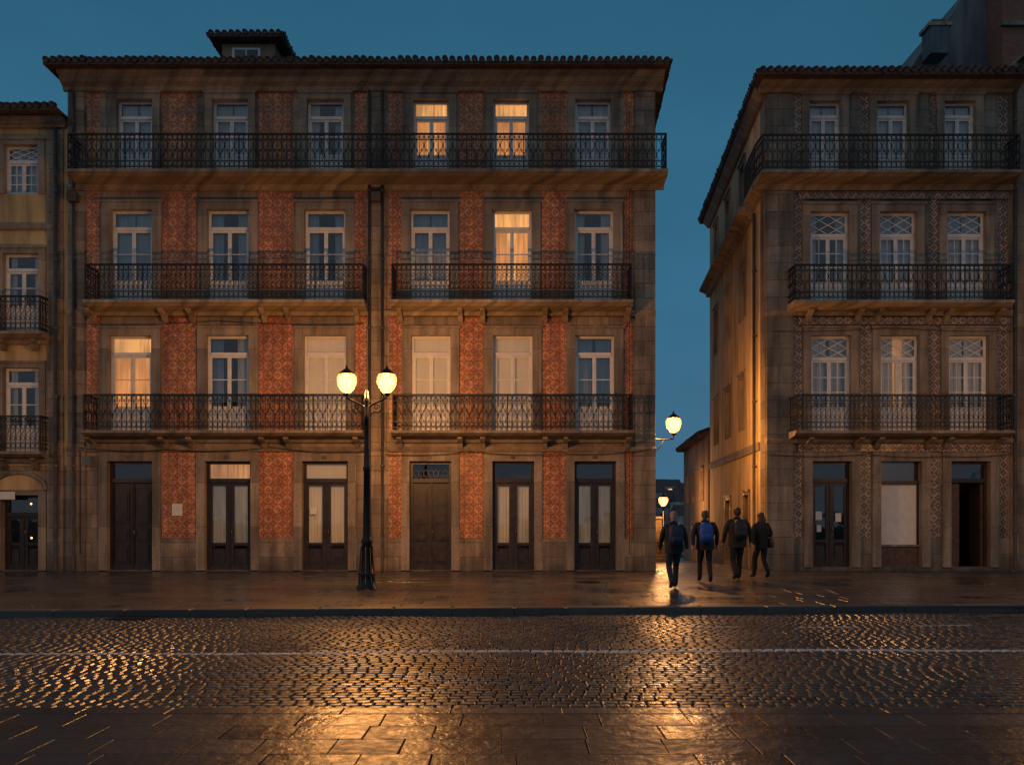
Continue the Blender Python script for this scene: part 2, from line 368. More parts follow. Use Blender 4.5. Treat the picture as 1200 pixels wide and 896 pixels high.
def railing(b,pts,z0,h=1.0,pitch=.135,r=.011,style=0):
    pts=[Vector((p[0],p[1],0)) for p in pts]
    def at(p,z): return Vector((p.x,p.y,z))
    zr=[z0+.07,z0+.24,z0+h-.17,z0+h]
    for i in range(len(pts)-1):
        a,c=pts[i],pts[i+1]; L=(c-a).length; t=(c-a).normalized()
        for k,z in enumerate(zr): tube(b,[at(a,z),at(c,z)],.03 if k==3 else .015,IRON,4,False)
        n=max(1,round(L/pitch)); pt=L/n
        for j in range(n+1):
            p=a+t*(pt*j)
            big=(j%12==0)
            tube(b,[at(p,z0),at(p,z0+h)],.022 if big else r,IRON,4,False)
            if j==n: break
            q=p+t*(pt/2)
            for zc,rr in ((z0+.155,min(.062,pt*.46)),(z0+h-.085,min(.062,pt*.46))):
                tube(b,[at(q+t*(rr*math.cos(s*math.pi/4)),zc+rr*math.sin(s*math.pi/4)) for s in range(9)],r*.85,IRON,3,False,False)
            zl,zh=z0+.26,z0+h-.19; hh=zh-zl
            if style==0:
                sgn=1 if j%2 else -1
                tube(b,[at(q+t*(sgn*pt*.42*math.sin(2*math.pi*s/10)),zl+hh*s/10) for s in range(11)],r*.85,IRON,3,False,False)
                tube(b,[at(q+t*(.035*math.cos(s*math.pi/3)),zl+hh*.5+.035*math.sin(s*math.pi/3)) for s in range(7)],r*.85,IRON,3,False,False)
            else:
                for zc,rr in ((zl+hh*.2,.05),(zl+hh*.8,.05)):
                    tube(b,[at(q+t*(rr*math.cos(s*math.pi/3)),zc+rr*1.5*math.sin(s*math.pi/3)) for s in range(7)],r*.85,IRON,3,False,False)
                tube(b,[at(q+t*(-pt*.4),zl+hh*.35),at(q,zl+hh*.5),at(q+t*(pt*.4),zl+hh*.65)],r*.85,IRON,3,False,False)
def balcony(bs,bi,M,u0,u1,z,proj,corbels,mat=None,style=0,left=True,right=True):
    mat=mat or TRIM
    prism(bs,M,[(0.002,z-.30),(.12,z-.30),(.18,z-.2),(proj-.12,z-.15),(proj-.05,z-.11),(proj+.03,z-.08),(proj+.03,z),(.002,z)],u0,u1,mat)
    pts=[M(u0+.05,0,.02)[:2]] if left else []
    pts+=[M(u0+.05,0,proj-.04)[:2],M(u1-.05,0,proj-.04)[:2]]
    if right: pts.append(M(u1-.05,0,.02)[:2])
    railing(bi,pts,z+.01,1.0,style=style)
    for u in corbels:
        prism(bs,M,[(.062,z-.3),(proj-.25,z-.17),(proj-.25,z-.22),(proj-.36,z-.28),(.26,z-.34),(.18,z-.45),(.12,z-.5),(.062,z-.5)],u-.07,u+.07,mat)
def hip_roof(name,parent,c,z,pitch=.4,edges=(0,),mat=None,th=.1):
    b=B(); c=[Vector((p[0],p[1],0)) for p in c]  # fl, fr, br, bl
    L=(c[3]-c[0]).length/2; h=L*pitch
    fm=(c[0]+c[3])/2; rm=(c[1]+c[2])/2; t=(rm-fm).normalized()
    r0=fm+t*L; r1=rm-t*L
    if (rm-fm).length<2*L: r0=r1=(fm+rm)/2
    V=lambda p,zz:(p.x,p.y,zz)
    vs=[V(p,z-th) for p in c]+[V(p,z) for p in c]+[V(r0,z+h),V(r1,z+h)]
    b.add(vs,[(0,1,2,3),(0,1,5,4),(1,2,6,5),(2,3,7,6),(3,0,4,7),(4,5,9,8),(5,6,9),(6,7,8,9),(7,4,8)],ROOF)
    for e in edges:
        a,d=c[e],c[(e+1)%4]; tt=(d-a); LL=tt.length; tt.normalize(); nn=Vector((tt.y,-tt.x,0))
        mid=(c[0]+c[2])/2
        if (mid-a).dot(nn)>0: nn=-nn
        n=int(LL/.21)
        for i in range(n):
            s=LL*(i+.5)/n; ln=max(.12,min(1.1,s*.9,(LL-s)*.9))
            p=a+tt*s
            q0=p+nn*random.uniform(.04,.08); q1=p-nn*ln
            jz=random.uniform(-.015,.015)
            tube(b,[(q0.x,q0.y,z+.02+jz),(q1.x,q1.y,z+.02+(ln+.06)*pitch+jz)],[.088,.075],ROOF,8)
    return b.obj(name,parent)
def pipe(b,M,u,z0,z1,d=.12,r=.05):
    tube(b,[M(u,z0,d),M(u,z1,d)],r,PIPE,10)
    z=z0+1
    while z<z1:
        tube(b,[M(u,z,d),M(u,z+.06,d)],r+.014,PIPE,10,False); box(b,M,u-.02,u+.02,z+.01,z+.05,.0,d,PIPE); z+=2.0
def cable(b,pts,sag,r=.012):
    for a,c in zip(pts,pts[1:]):
        a=Vector(a);c=Vector(c)
        tube(b,[a.lerp(c,i/8)-Vector((0,0,sag*4*(i/8)*(1-i/8))) for i in range(9)],r,CABLE,4,True,False)

# ================================================================== MAIN BUILDING
bl=empty('apartment_building')
wb=B(); win=B(); ir=B(); bal=B(); dr=B(); pp=B()
UL,UR=-13.0,4.2; ZF=[4.05,7.75,11.45]
ops=[];
doors=[((126,179),'solid'),((240,294),'warm'),((354,408),'glass'),((480,529),'ornate'),((577,626),'glass'),((673,722),'glass')]
for (a,c),k in doors:
    o=(X(a),X(c),.03,3.22); ops.append(o); door(dr,front,o,k); reveal(wb,front,o,TRIM); surround(wb,front,o,TRIM,.24,.27,.05,cap=False)
f1=[((128,178),'litfull'),((242,292),'half'),((356,406),'blind'),((482,528),'blind'),((578,624),'blind'),((674,720),'curtain')]
f2=[((130,179),'curtain'),((243,292),'half'),((357,405),'half'),((481,527),'curtain'),((577,623),'lit'),((673,719),'half')]
f3=[((137,179),'curtain'),((249,291),'curtain'),((360,403),'half'),((484,526),'lit'),((578,620),'litfull'),((674,716),'curtain')]
for fl,zb_,zt_ in ((f1,4.07,6.9),(f2,7.77,10.58),(f3,11.47,13.8)):
    for (a,c),k in fl:
        o=(X(a),X(c),zb_,zt_); ops.append(o); window(win,front,o,'plain',k,trans=.52 if zt_<13 else .48)
        reveal(wb,front,o,TRIM,.32); surround(wb,front,o,TRIM,.26 if zt_<13 else .22,.26 if zt_<13 else .22,.06)
tr=[(X(a),X(c)) for a,c in ((102,117),(190,231),(303,344),(416,429),(456,471),(539,567),(635,665),(731,742))]
def mf(u,z):
    t=any(a<u<c for a,c in tr)
    if t and (Z(630)<z<3.5 or 4.05<z<7.5 or 7.75<z<11.15 or 11.45<z<14.05):
        if z<3.5 and (u<-12 or -4.9<u<-3.6+0): return STONE
        return TILE
    return STONE
wall(wb,front,UL,UR,-.3,14.45,ops,tr,[Z(630),3.5,4.05,7.5,7.75,11.15,11.45,14.05],mf)
for a,c in ((80,101),(430,454),(743,768)):
    box(wb,front,X(a)+.004,X(c)-.004,0,3.5,.001,.09,STONE); box(wb,front,X(a)+.02,X(c)-.02,3.5,11.1,.001,.075,STONE); box(wb,front,X(a)+.02,X(c)-.02,11.5,14.0,.001,.07,STONE)
e=[UL+.53]+[q for (a,c),k in doors for q in (X(a)-.24,X(c)+.24)]+[X(743)]
for i in range(0,len(e),2):
    a,c=e[i],e[i+1]
    if a<X(440)<c:
        for p,q in ((a,X(430)),(X(454),c)): box(wb,front,p,q,0,Z(632),.001,.045,STONE)
    else: box(wb,front,a,c,0,Z(632),.001,.045,STONE)
for z in (3.5,): prism(wb,front,[(0.002,z),(.1,z),(.14,z+.08),(.1,z+.14),(.002,z+.14)],UL,UR,TRIM)
for z in (7.5-.05,11.12): prism(wb,front,[(0.002,z),(.08,z),(.13,z+.1),(.13,z+.16),(.002,z+.16)],UL,UR,TRIM)
prism(wb,front,[(0.002,14.02),(.1,14.02),(.14,14.12),(.28,14.2),(.36,14.32),(.5,14.38),(.5,14.45),(.002,14.45)],UL-.1,UR+.2,TRIM)
cb=lambda l:[X(q) for q in l]
balcony(bal,ir,front,-12.22,-4.24,ZF[0],.8,cb((112,196,228,312,340,420)),style=0)
balcony(bal,ir,front,-3.44,3.46,ZF[0],.8,cb((470,540,566,638,662,734)),style=0)
balcony(bal,ir,front,-12.17,-4.19,ZF[1],.8,cb((112,196,228,312,340,420)),style=1)
balcony(bal,ir,front,-3.46,3.44,ZF[1],.8,cb((470,540,566,638,662,734)),style=1)
balcony(bal,ir,front,-12.66,4.43,ZF[2],.8,[],style=0)
ms=mapper(UR,0,.06,1,-1); BD=11
sops=[(u,u+1,z,z+1.9) for u in (2.2,5,7.8) for z in (4.9,8.6,11.9)]
wall(wb,ms,0,BD,-2,14.45,sops,[(0,.8)],[],lambda u,z:STONE if u<.8 else DIMPL)
for o in sops: reveal(wb,ms,o,TRIM,.2); window(win,ms,o,'plain','curtain',panel=0); surround(wb,ms,o,TRIM,.15,.15,.04)
bx=UR+.06*BD
wb.add([(UL,0,-2),(UL,BD,-2),(UL,BD,14.45),(UL,0,14.45)],[(0,1,2,3)],DIMPL)
wb.add([(UL,BD,-2),(bx,BD,-2),(bx,BD,14.45),(UL,BD,14.45)],[(0,1,2,3)],DIMPL)
hip_roof('roof',bl,[(UL-.35,-.72),(UR+.3,-.72),(bx+.3,BD+.4),(UL-.35,BD+.4)],14.56,.38,(0,1))
for u,zt_ in ((X(89),14.0),(X(434),14.0),(X(449),14.0)):
    pipe(pp,front,u,.05,zt_,.15,.042)
for u in (X(89),X(442)):
    prism(pp,front,[(.08,10.75),(.26,10.75),(.32,11.0),(.08,11.0)],u-.14,u+.14,PIPE)
cable(pp,[(UL+.3,-.13,3.62),(-10,-.16,3.55),(-7,-.16,3.62),(-4.3,-.16,3.5)],.08)
cable(pp,[(-3.7,-.13,3.42),(-1.2,-.16,3.5),(1.4,-.16,3.44),(4.0,-.13,3.55)],.07)
cable(pp,[(UL+.3,-.13,7.2),(-8.6,-.1,7.3),(-4.3,-.13,7.2)],.06,.009)
cable(pp,[(X(96),-.1,.5),(X(96),-.1,3.6)],0,.014); cable(pp,[(X(737),-.1,.5),(X(737),-.1,13.5)],0,.012)
box(pp,front,X(202),X(214),Z(604),Z(590),.01,.04,PAPER)
box(pp,front,X(102),X(109),Z(546),Z(534),.1,.16,GREYPL); box(pp,front,X(362),X(370),Z(602),Z(594),-.15,-.145,PAPER)
for a in (152,266,380,504,601,697): box(pp,front,X(a)-.07,X(a)+.07,3.28,3.38,.055,.07,PIPE)
dm=B(); M2=lambda u,z,d:(u,4.0-d,z)
box(dm,M2,-9.85,-8.05,15.4,17.65,-2.2,0,DIMPL)
box(dm,M2,-9.5,-8.55,16.75,17.5,.001,.03,WHITE); box(dm,M2,-9.42,-9.05,16.8,17.43,.03,.04,GREYPL); box(dm,M2,-9.0,-8.63,16.8,17.43,.03,.04,GREYPL)
dm.obj('dormer',bl)
hip_roof('dormer_roof',bl,[(-10.2,3.6),(-7.7,3.6),(-7.7,6.6),(-10.2,6.6)],17.78,.3,(0,1,3))
for b,n in ((wb,'walls'),(win,'windows'),(ir,'railings'),(bal,'balconies'),(dr,'doors'),(pp,'drainpipes_and_cables')): b.obj(n,bl)

# ================================================================== RIGHT BUILDING
br_=empty('apartment_building'); wb=B(); win=B(); ir=B(); bal=B(); dr=B(); pp=B()
RL,RR=X(897),X(1191); ops=[]
for (a,c),k in (((952,998),'dark'),((1032,1080),'shop'),((1114,1160),'open')):
    o=(X(a),X(c),.12,3.22); ops.append(o); reveal(wb,front,o,TRIM,.35); surround(wb,front,o,TRIM,.25,.27,.05,cap=False)
    if k=='shop':
        box(dr,front,o[0],o[1],.12,.72,-.3,-.18,BWOOD); box(dr,front,o[0],o[1],.72,.78,-.3,-.12,TRIM)
        box(dr,front,o[0]+.05,o[1]-.05,.78,2.55,-.27,-.22,PAPER); box(dr,front,o[0],o[1],2.55,2.65,-.28,-.15,DWOOD)
        box(dr,front,o[0],o[0]+.05,.78,2.55,-.3,-.18,DWOOD); box(dr,front,o[1]-.05,o[1],.78,2.55,-.3,-.18,DWOOD)
        quad(dr,front,o[0],o[1],2.65,3.22,-.25,DWOOD); quad(dr,front,o[0],o[1],2.65,3.22,-.22,GLASS)
    else: door(dr,front,o,k)
    if k=='dark':
        for q in ((.17,.35,1.5,1.75),(.2,.33,1.15,1.35),(.75,.92,1.45,1.7)):
            box(dr,front,o[0]+q[0],o[0]+q[1],q[2],q[3],-.205,-.2,PAPER)
for xs,zb_,zt_,fill in ((((950,997),(1031,1077),(1111,1158)),4.07,6.9,('curtain','lit','curtain')),(((949,995),(1030,1074),(1109,1155)),7.77,10.52,('half','curtain','curtain')),(((948,985),(1027,1065),(1106,1143)),11.47,13.75,('curtain','curtain','curtain'))):
    for (a,c),k in zip(xs,fill):
        o=(X(a),X(c),zb_,zt_); ops.append(o); window(win,front,o,'multi' if zt_<13 else 'plain',k if k!='lit' else 'dim',trans=.66 if zt_<13 else .4,panel=.7)
        reveal(wb,front,o,TRIM,.32); surround(wb,front,o,TRIM,.22,.26 if zt_<13 else .22,.06)
tr2=[(X(a),X(c)) for a,c in ((930,939),(1008,1020),(1088,1101),(1169,1181))]
def mf2(u,z):
    t=any(a<u<c for a,c in tr2)
    if t and (Z(630)<z<3.4 or 4.05<z<7.5 or 7.75<z<11.15 or 11.45<z<14.05): return TILE2
    return STONE2
wall(wb,front,RL,RR,-.3,14.2,ops,tr2,[Z(630),3.4,4.05,7.5,7.75,11.15,11.45,14.05],mf2)
for z0_,z1_ in ((3.5,3.72),(7.2,7.42),(10.88,11.08)): box(wb,front,X(935),X(1182),z0_,z1_,.066,.08,TILE2)
for a,c in ((897,929),(1182,1191)):
    box(wb,front,X(a)+.004,X(c)-.004,0,1.1,.001,.12,STONE2); box(wb,front,X(a)+.02,X(c)-.02,1.1,11.1,.001,.085,STONE2); box(wb,front,X(a)+.02,X(c)-.02,11.5,13.95,.001,.07,STONE2)
prism(wb,front,[(0.002,3.74),(.13,3.74),(.17,3.84),(.12,3.88),(.002,3.88)],RL,RR,TRIM)
for z in (7.45,11.12): prism(wb,front,[(0.002,z),(.1,z),(.15,z+.1),(.15,z+.16),(.002,z+.16)],RL,RR,TRIM)
prism(wb,front,[(0.002,13.97),(.1,13.97),(.16,14.05),(.3,14.1),(.42,14.18),(.42,14.22),(.002,14.22)],RL-.2,RR,TRIM)
balcony(bal,ir,front,8.06,14.28,ZF[0],.75,cb((945,1003,1026,1085,1106,1165)),style=1)
balcony(bal,ir,front,8.02,14.28,ZF[1],.75,cb((945,1003,1026,1085,1106,1165)),style=0)
balcony(bal,ir,front,7.1,14.5,ZF[2],.75,[],style=0,left=False)
mr=mapper(RL,0,.09,1,1)
prism(bal,mr,[(0.002,ZF[2]-.3),(.1,ZF[2]-.3),(.2,ZF[2]-.12),(.33,ZF[2]-.08),(.33,ZF[2]),(.002,ZF[2])],-.001,1.7,TRIM)
railing(ir,[(7.14,-.71),mr(0,0,.3)[:2],mr(1.65,0,.3)[:2],mr(1.65,0,.02)[:2]],ZF[2]+.01,1.0)
RD=11.5
sops=[(u,u+.85,z,z+1.75) for u in (3.3,6.3,9.2) for z in (4.5,8.2)]+[(u,u+.85,12.0,13.4) for u in (3.3,6.3,9.2)]+[(2.5,3.4,-.3,2.3),(6.2,7.2,-.6,2.2)]
wall(wb,mr,0,RD,-2,14.2,sops,[(0,.75)],[.7],lambda u,z:STONE2 if u<.75 or z<.7 else YELLOW)
for o in sops:
    reveal(wb,mr,o,TRIM,.2); surround(wb,mr,o,TRIM,.16,.18,.04)
    if o[2]>0: window(win,mr,o,'plain','none',panel=0,trans=.4)
    else: door(dr,mr,o,'solid')
prism(bal,mr,[(0.002,10.95),(.14,10.95),(.2,11.1),(.45,11.2),(.45,11.3),(.002,11.3)],1.702,RD,TRIM)
prism(wb,mr,[(0.002,13.9),(.1,13.9),(.3,14.15),(.3,14.2),(.002,14.2)],.05,RD,TRIM)
prism(wb,mr,[(0.002,3.6),(.06,3.6),(.06,3.85),(.002,3.85)],.76,RD,TRIM)
ex=RL+.09*RD
wb.add([(RR,RD,-2),(ex,RD,-2),(ex,RD,14.2),(RR,RD,14.2)],[(0,1,2,3)],DIMPL)
wb.add([(RR,0,-2),(RR,RD,-2),(RR,RD,14.2),(RR,0,14.2)],[(0,1,2,3)],DIMPL)
hip_roof('roof',br_,[(RL-.38,-.68),(RR,-.68),(RR,RD+.3),(ex-.38,RD+.3)],14.3,.36,(0,3))
pipe(pp,front,X(1186),.1,14.0,.16); pipe(pp,mr,1.2,.1,10.9,.1)
cable(pp,[(RL+.1,-.14,3.4),(10.4,-.16,3.42),(12.6,-.16,3.36),(14.7,-.14,3.45)],.06)
cable(pp,[(RL+.2,-.14,7.0),(11,-.12,7.1),(14.7,-.14,7.0)],.05,.009)
for b,n in ((wb,'walls'),(win,'windows'),(ir,'railings'),(bal,'balconies'),(dr,'doors'),(pp,'drainpipes_and_cables')): b.obj(n,br_)

# ================================================================== LEFT NEIGHBOUR
ln=empty('yellow_townhouse'); wb=B(); win=B(); ir=B(); bal=B(); dr=B(); pp=B()
LL0,LL1=-22.0,-13.004; ops=[]
cols=(25,-75,-175)
for i,cx in enumerate(cols):
    for (w,zb_,zt_,pn) in ((40,Z(227),Z(170),0),(42,Z(387),Z(297),.7),(42,Z(528),Z(431),.7)):
        o=(X(cx-w/2),X(cx+w/2),zb_,zt_); ops.append(o)
        window(win,front,o,'multi' if pn==0 else 'plain','curtain' if pn==0 else 'half',panel=pn,trans=.45)
        reveal(wb,front,o,TRIM,.3); surround(wb,front,o,TRIM,.2,.2,.05)
    o=(X(cx-23),X(cx+21),.03,Z(580)); ops.append(o); reveal(wb,front,o,TRIM,.3); door(dr,front,o,'shop'); surround(wb,front,o,TRIM,.22,.2,.06,cap=False)
    pts=[(X(cx-1)+.78*math.cos(t*math.pi/12),Z(580)+.15+.5*math.sin(t*math.pi/12)) for t in range(13)]
    wb.add([front(p[0],p[1],.09) for p in pts]+[front(p[0],p[1],.0) for p in pts],[tuple(range(13))]+[(t,t+1,14+t,13+t) for t in range(12)],OCHRE)
    tube(wb,[front(p[0],p[1],.09) for p in pts],.06,TRIM,6)
    for z in (Z(392),Z(530)):
        balcony(bal,ir,front,X(cx-26),X(cx+34),z,.5,[X(cx-18),X(cx+18)],style=1)
def mf3(u,z):
    return STONE if z<Z(545) or z>Z(150) else OCHRE
wall(wb,front,LL0,LL1,-.3,13.2,ops,[],[Z(545),Z(150)],mf3)
for z in (Z(270),Z(400),Z(543)): prism(wb,front,[(0.002,z),(.06,z),(.09,z+.06),(.09,z+.16),(.002,z+.16)],LL0,LL1-.2,TRIM)
prism(wb,front,[(0.002,12.95),(.1,12.95),(.3,13.1),(.3,13.2),(.002,13.2)],LL0,LL1-.05,TRIM)
box(wb,front,X(56),X(75),0,12.9,.001,.05,STONE)
wb.add([(LL0,0,-1),(LL0,10,-1),(LL0,10,13.2),(LL0,0,13.2)],[(0,1,2,3)],DIMPL); wb.add([(LL0,10,-1),(LL1,10,-1),(LL1,10,13.2),(LL0,10,13.2)],[(0,1,2,3)],DIMPL)
hip_roof('roof',ln,[(LL0-.2,-.6),(LL1-.03,-.6),(LL1-.03,10),(LL0-.2,10)],13.32,.36,(0,))
pipe(pp,front,X(68),.05,12.9,.14)
box(pp,front,X(2),X(20),Z(585),Z(576),.1,.12,PAPER)
for b,n in ((wb,'walls'),(win,'windows'),(ir,'railings'),(bal,'balconies'),(dr,'doors'),(pp,'drainpipe')): b.obj(n,ln)

# ================================================================== RIGHT NEIGHBOUR
rn=empty('granite_townhouse'); wb=B(); win=B(); ir=B(); bal=B()
ops=[]; q0=RR+.004
for i in range(3):
    for zb_,zt_ in ((4.2,6.8),(7.9,10.4),(11.5,13.5),(.05,3.0)):
        o=(q0+1.1+i*2.3,q0+2.2+i*2.3,zb_,zt_); ops.append(o); window(win,front,o,'plain','curtain'); reveal(wb,front,o,TRIM); surround(wb,front,o,TRIM,.2,.2,.05)
wall(wb,front,q0,q0+8,-.3,14.9,ops,[],[],lambda u,z:STONE)
for z in (4.1,7.8,11.4): balcony(bal,ir,front,q0+.5,q0+7.5,z,.6,[])
box(wb,front,q0,q0+8,14.9,15.0,-10,.4,TRIM)
wb.add([(q0,0,13),(q0,10,13),(q0,10,14.9),(q0,0,14.9)],[(0,1,2,3)],DIMPL); wb.add([(q0+8,0,-1),(q0+8,10,-1),(q0+8,10,14.9),(q0+8,0,14.9)],[(0,1,2,3)],DIMPL)
for b,n in ((wb,'walls'),(win,'windows'),(ir,'railings'),(bal,'balconies')): b.obj(n,rn)

# tall building behind, top right
tb=empty('tall_brick_building'); b=B()
y0=12.2; k=(25+y0)/1000.
px=lambda p:(p-600)*k
pz=lambda p:(605-p)*k+1.6
prof=[(px(1066),10),(px(1066),pz(82)),(px(1078),pz(64)),(px(1100),pz(40)),(px(1140),pz(-20)),(px(1180),pz(-60)),(px(1260),pz(-60)),(px(1260),10)]
n=len(prof); b.add([(x,y0,z) for x,z in prof]+[(x,y0+8,z) for x,z in prof],[tuple(range(n)),tuple(range(n,2*n))]+[(i,(i+1)%n,n+(i+1)%n,n+i) for i in range(n)],GREYPL)
M3=lambda u,z,d:(u,y0-d,z)
box(b,M3,px(1156),px(1262),10,pz(-40),.01,1.2,BRICK); box(b,M3,px(1182),px(1200),pz(38),pz(8),1.2,1.23,TRIM); box(b,M3,px(1185),px(1197),pz(35),pz(11),1.23,1.25,WHITE)
box(b,M3,px(1153),px(1262),pz(50),pz(45),1.2,1.35,TRIM)
box(b,M3,px(1079),px(1100),pz(75),pz(44),.1,.9,GREYPL); box(b,M3,px(1076),px(1103),pz(44),pz(40),.05,.95,TRIM); box(b,M3,px(1082),px(1097),pz(40),pz(35),.2,.8,BRICK)
b.obj('walls',tb)

# ================================================================== ALLEY
ah=empty('low_townhouse'); wb=B(); win=B()
ma=mapper(ex+.01,RD+.35,.09,1,1)
sops=[(1.5,2.4,2.3,3.7),(4.6,5.5,2.3,3.7),(1.3,2.3,-.9,1.2),(4.8,5.8,-.9,1.2),(7.4,8.2,2.3,3.7)]
wall(wb,ma,0,9.5,-3,5.1,sops,[],[],lambda u,z:DIMPL)
for i,o in enumerate(sops): reveal(wb,ma,o,TRIM,.2); window(win,ma,o,'plain','dim' if i==1 else 'none',panel=0); surround(wb,ma,o,TRIM,.14,.14,.04)
wb.add([ma(0,-3,0),ma(0,-3,-6),ma(0,5.1,-6),ma(0,5.1,0)],[(0,1,2,3)],DIMPL); wb.add([ma(9.5,-3,0),ma(9.5,-3,-6),ma(9.5,5.1,-6),ma(9.5,5.1,0)],[(0,1,2,3)],DIMPL)
c=[ma(-.0,0,.35)[:2],ma(9.7,0,.35)[:2],ma(9.7,0,-6)[:2],ma(0,0,-6)[:2]]
hip_roof('roof',ah,c,5.2,.4,(0,)); wb.obj('walls',ah); win.obj('windows',ah)
gw=empty('stone_wall'); b=B()
box(b,front,4.9,6.95,-2,1.5,-15,-14.6,STONE); box(b,front,4.85,7.0,1.5,1.6,-15.05,-14.55,TRIM)
b.obj('wall_body',gw)
st=B()
for i in range(7): box(st,front,5.0,7.0,-1.2,-.25+.144*i,-14.58,-12.6-.28*i,TRIM)
sst=empty('stone_stair'); st.obj('steps',sst)

# distant town across the valley
dt=B(); random.seed(4)
WL=emitfab('distant_lit_window',(1,.6,.25),1.5)
DPL=[plaster('distant_plaster_%d'%i,c) for i,c in enumerate(((.46,.45,.44),(.5,.42,.34),(.40,.42,.46),(.55,.52,.48)))]
for i in range(130):
    y=random.uniform(130,250); x=random.uniform(-60,110); gz=-7+max(0,(y-125))*.09
    w=random.uniform(6,12); h=random.uniform(5,10); dd=8
    Mx=lambda u,z,d,x=x,y=y:(x+u,y-d,z)
    box(dt,Mx,0,w,gz-2,gz+h,-dd,0,DPL[i%4])
    prism(dt,Mx,[(.3,gz+h),(-dd/2,gz+h+2),(-dd-.3,gz+h)],-.2,w+.2,ROOF)
    for r in range(int(h//3)):
        for q in range(int(w//2)):
            m=WL if random.random()<.14 else DARK
            box(dt,Mx,.6+q*2,1.6+q*2,gz+.8+r*3,gz+2.3+r*3,.0,.05,m)
dt.obj('distant_houses')
# ================================================================== GROUND
gb=B(); ys=[-400,-60,-40,1.5,40,60,120,260,400,1500]; zs=[-.32,-.32,-.32,-.32,-1.6,-7,-7,4.5,6,6]
vs=[];
xsx=[-1500,-100,-30,0,30,100,1500]
for y,z in zip(ys,zs):
    for x in xsx: vs.append((x,y,z))
nx=len(xsx)
gb.add(vs,[(j*nx+i,j*nx+i+1,(j+1)*nx+i+1,(j+1)*nx+i) for j in range(len(ys)-1) for i in range(nx-1)],EARTH); gb.obj('ground')

def pavers(name,x0,x1,yn,yf,sx,sy,gap,bev,zf,depth,jit,tilt,mat,dome=0,smooth=False,parent=None,var=.18):
    V=[];F=[];R=[]
    rows=max(1,round((yf(0)-yn(0))/sy))
    for r in range(rows):
        x=x0-random.random()*sx
        while x<x1:
            w=sx*random.uniform(1-var,1+var); xa,xb=x+gap/2,x+w-gap/2; x+=w
            fa,fb=r/rows,(r+1)/rows
            jx=[random.uniform(-jit,jit) for _ in range(4)]; jy=[random.uniform(-jit,jit)*.7 for _ in range(4)]
            cs=[]
            for i,(xx,ff,sg) in enumerate(((xa,fa,1),(xb,fa,1),(xb,fb,-1),(xa,fb,-1))):
                y=yn(xx)+(yf(xx)-yn(xx))*ff+sg*gap/2
                cs.append((xx+jx[i],y+jy[i]))
            cx=sum(c[0] for c in cs)/4; cy=sum(c[1] for c in cs)/4
            dz=random.uniform(-1,1)*tilt*.6; tx=random.uniform(-1,1)*tilt/sx*2; ty=random.uniform(-1,1)*tilt/sy*2
            zt=lambda px_,py_:zf(px_,py_)+dz+(px_-cx)*tx*.5+(py_-cy)*ty*.5
            o=len(V)
            for (a,c) in cs: V.append((a,c,zt(a,c)-depth))
            for (a,c) in cs: V.append((a,c,zt(a,c)-bev))
            for (a,c) in cs:
                l=math.hypot(cx-a,cy-c); k=min(.45,bev*1.4/l); a2=a+(cx-a)*k; c2=c+(cy-c)*k; V.append((a2,c2,zt(a2,c2)))
            V.append((cx,cy,zt(cx,cy)+dome))
            for i in range(4):
                j=(i+1)%4
                F+= [(o+i,o+j,o+4+j,o+4+i),(o+4+i,o+4+j,o+8+j,o+8+i),(o+8+i,o+8+j,o+12)]
            R+=[random.random()]*12
    me=bpy.data.meshes.new(name); me.from_pydata(V,[],F); me.materials.append(mat)
    at=me.attributes.new('rnd','FLOAT','FACE'); at.data.foreach_set('value',R)
    if smooth: me.polygons.foreach_set('use_smooth',[True]*len(F))
    me.update(); o=bpy.data.objects.new(name,me); scene.collection.objects.link(o)
    if parent: o.parent=parent
    return o
kerb=lambda x:-10.05+.05*x if abs(x)<20 else -10.05+.05*math.copysign(20,x)
near=lambda x:-17.45
def sheet(b,x0,x1,yn,yf,z,mat,th=None):
    b.add([(x0,yn(x0),z),(x1,yn(x1),z),(x1,yf(x1),z),(x0,yf(x0),z)],[(0,1,2,3)],mat)
rd=empty('cobblestone_road'); b=B(); sheet(b,-20,20,lambda x:-40,kerb,-.150,MORT); sheet(b,-60,-20,lambda x:-40,lambda x:-11.05,-.13,MORT); sheet(b,20,60,lambda x:-40,lambda x:-9.05,-.13,MORT); b.obj('road_bed',rd)
pavers('granite_setts',-14,14,lambda x:near(x)+.12,lambda x:kerb(x)-.02,.145,.125,.016,.012,lambda x,y:-.12+.008*math.sin(x*1.3+y*.7)+.006*math.sin(y*2.1-x*.6),.05,.006,.0032,SETT,.002,False,rd,.14)
sw=empty('pavement'); b=B()
sheet(b,-60,60,lambda x:kerb(max(-20,min(20,x)))+.25,lambda x:.6,-.012,MORT)
b.obj('pavement_bed',sw)
pavers('pavement_slabs',-16,16,lambda x:kerb(x)+.32,lambda x:-.09,.85,.52,.008,.006,lambda x,y:0,.03,.003,.0018,SLAB,0,False,sw)
al=empty('alley_pavement'); b=B()
b.add([(3,-.1,-.02),(9,-.1,-.02),(9,1,-.02),(3,1,-.02),(12,40,-1.4),(3,40,-1.4)],[(0,1,2,3),(3,2,4,5)],MORT); b.obj('alley_bed',al)
pavers('alley_slabs',4.0,9.6,lambda x:-.08,lambda x:32.,.6,.5,.01,.008,lambda x,y:0 if y<1 else -(y-1)*.034,.03,.004,.002,SLAB,0,False,al)
kb=empty('kerb'); pavers('kerb_stones',-20,20,lambda x:kerb(x),lambda x:kerb(x)+.3,1.1,.3,.008,.02,lambda x,y:.004,.3,.002,.001,KERB,0,False,kb)
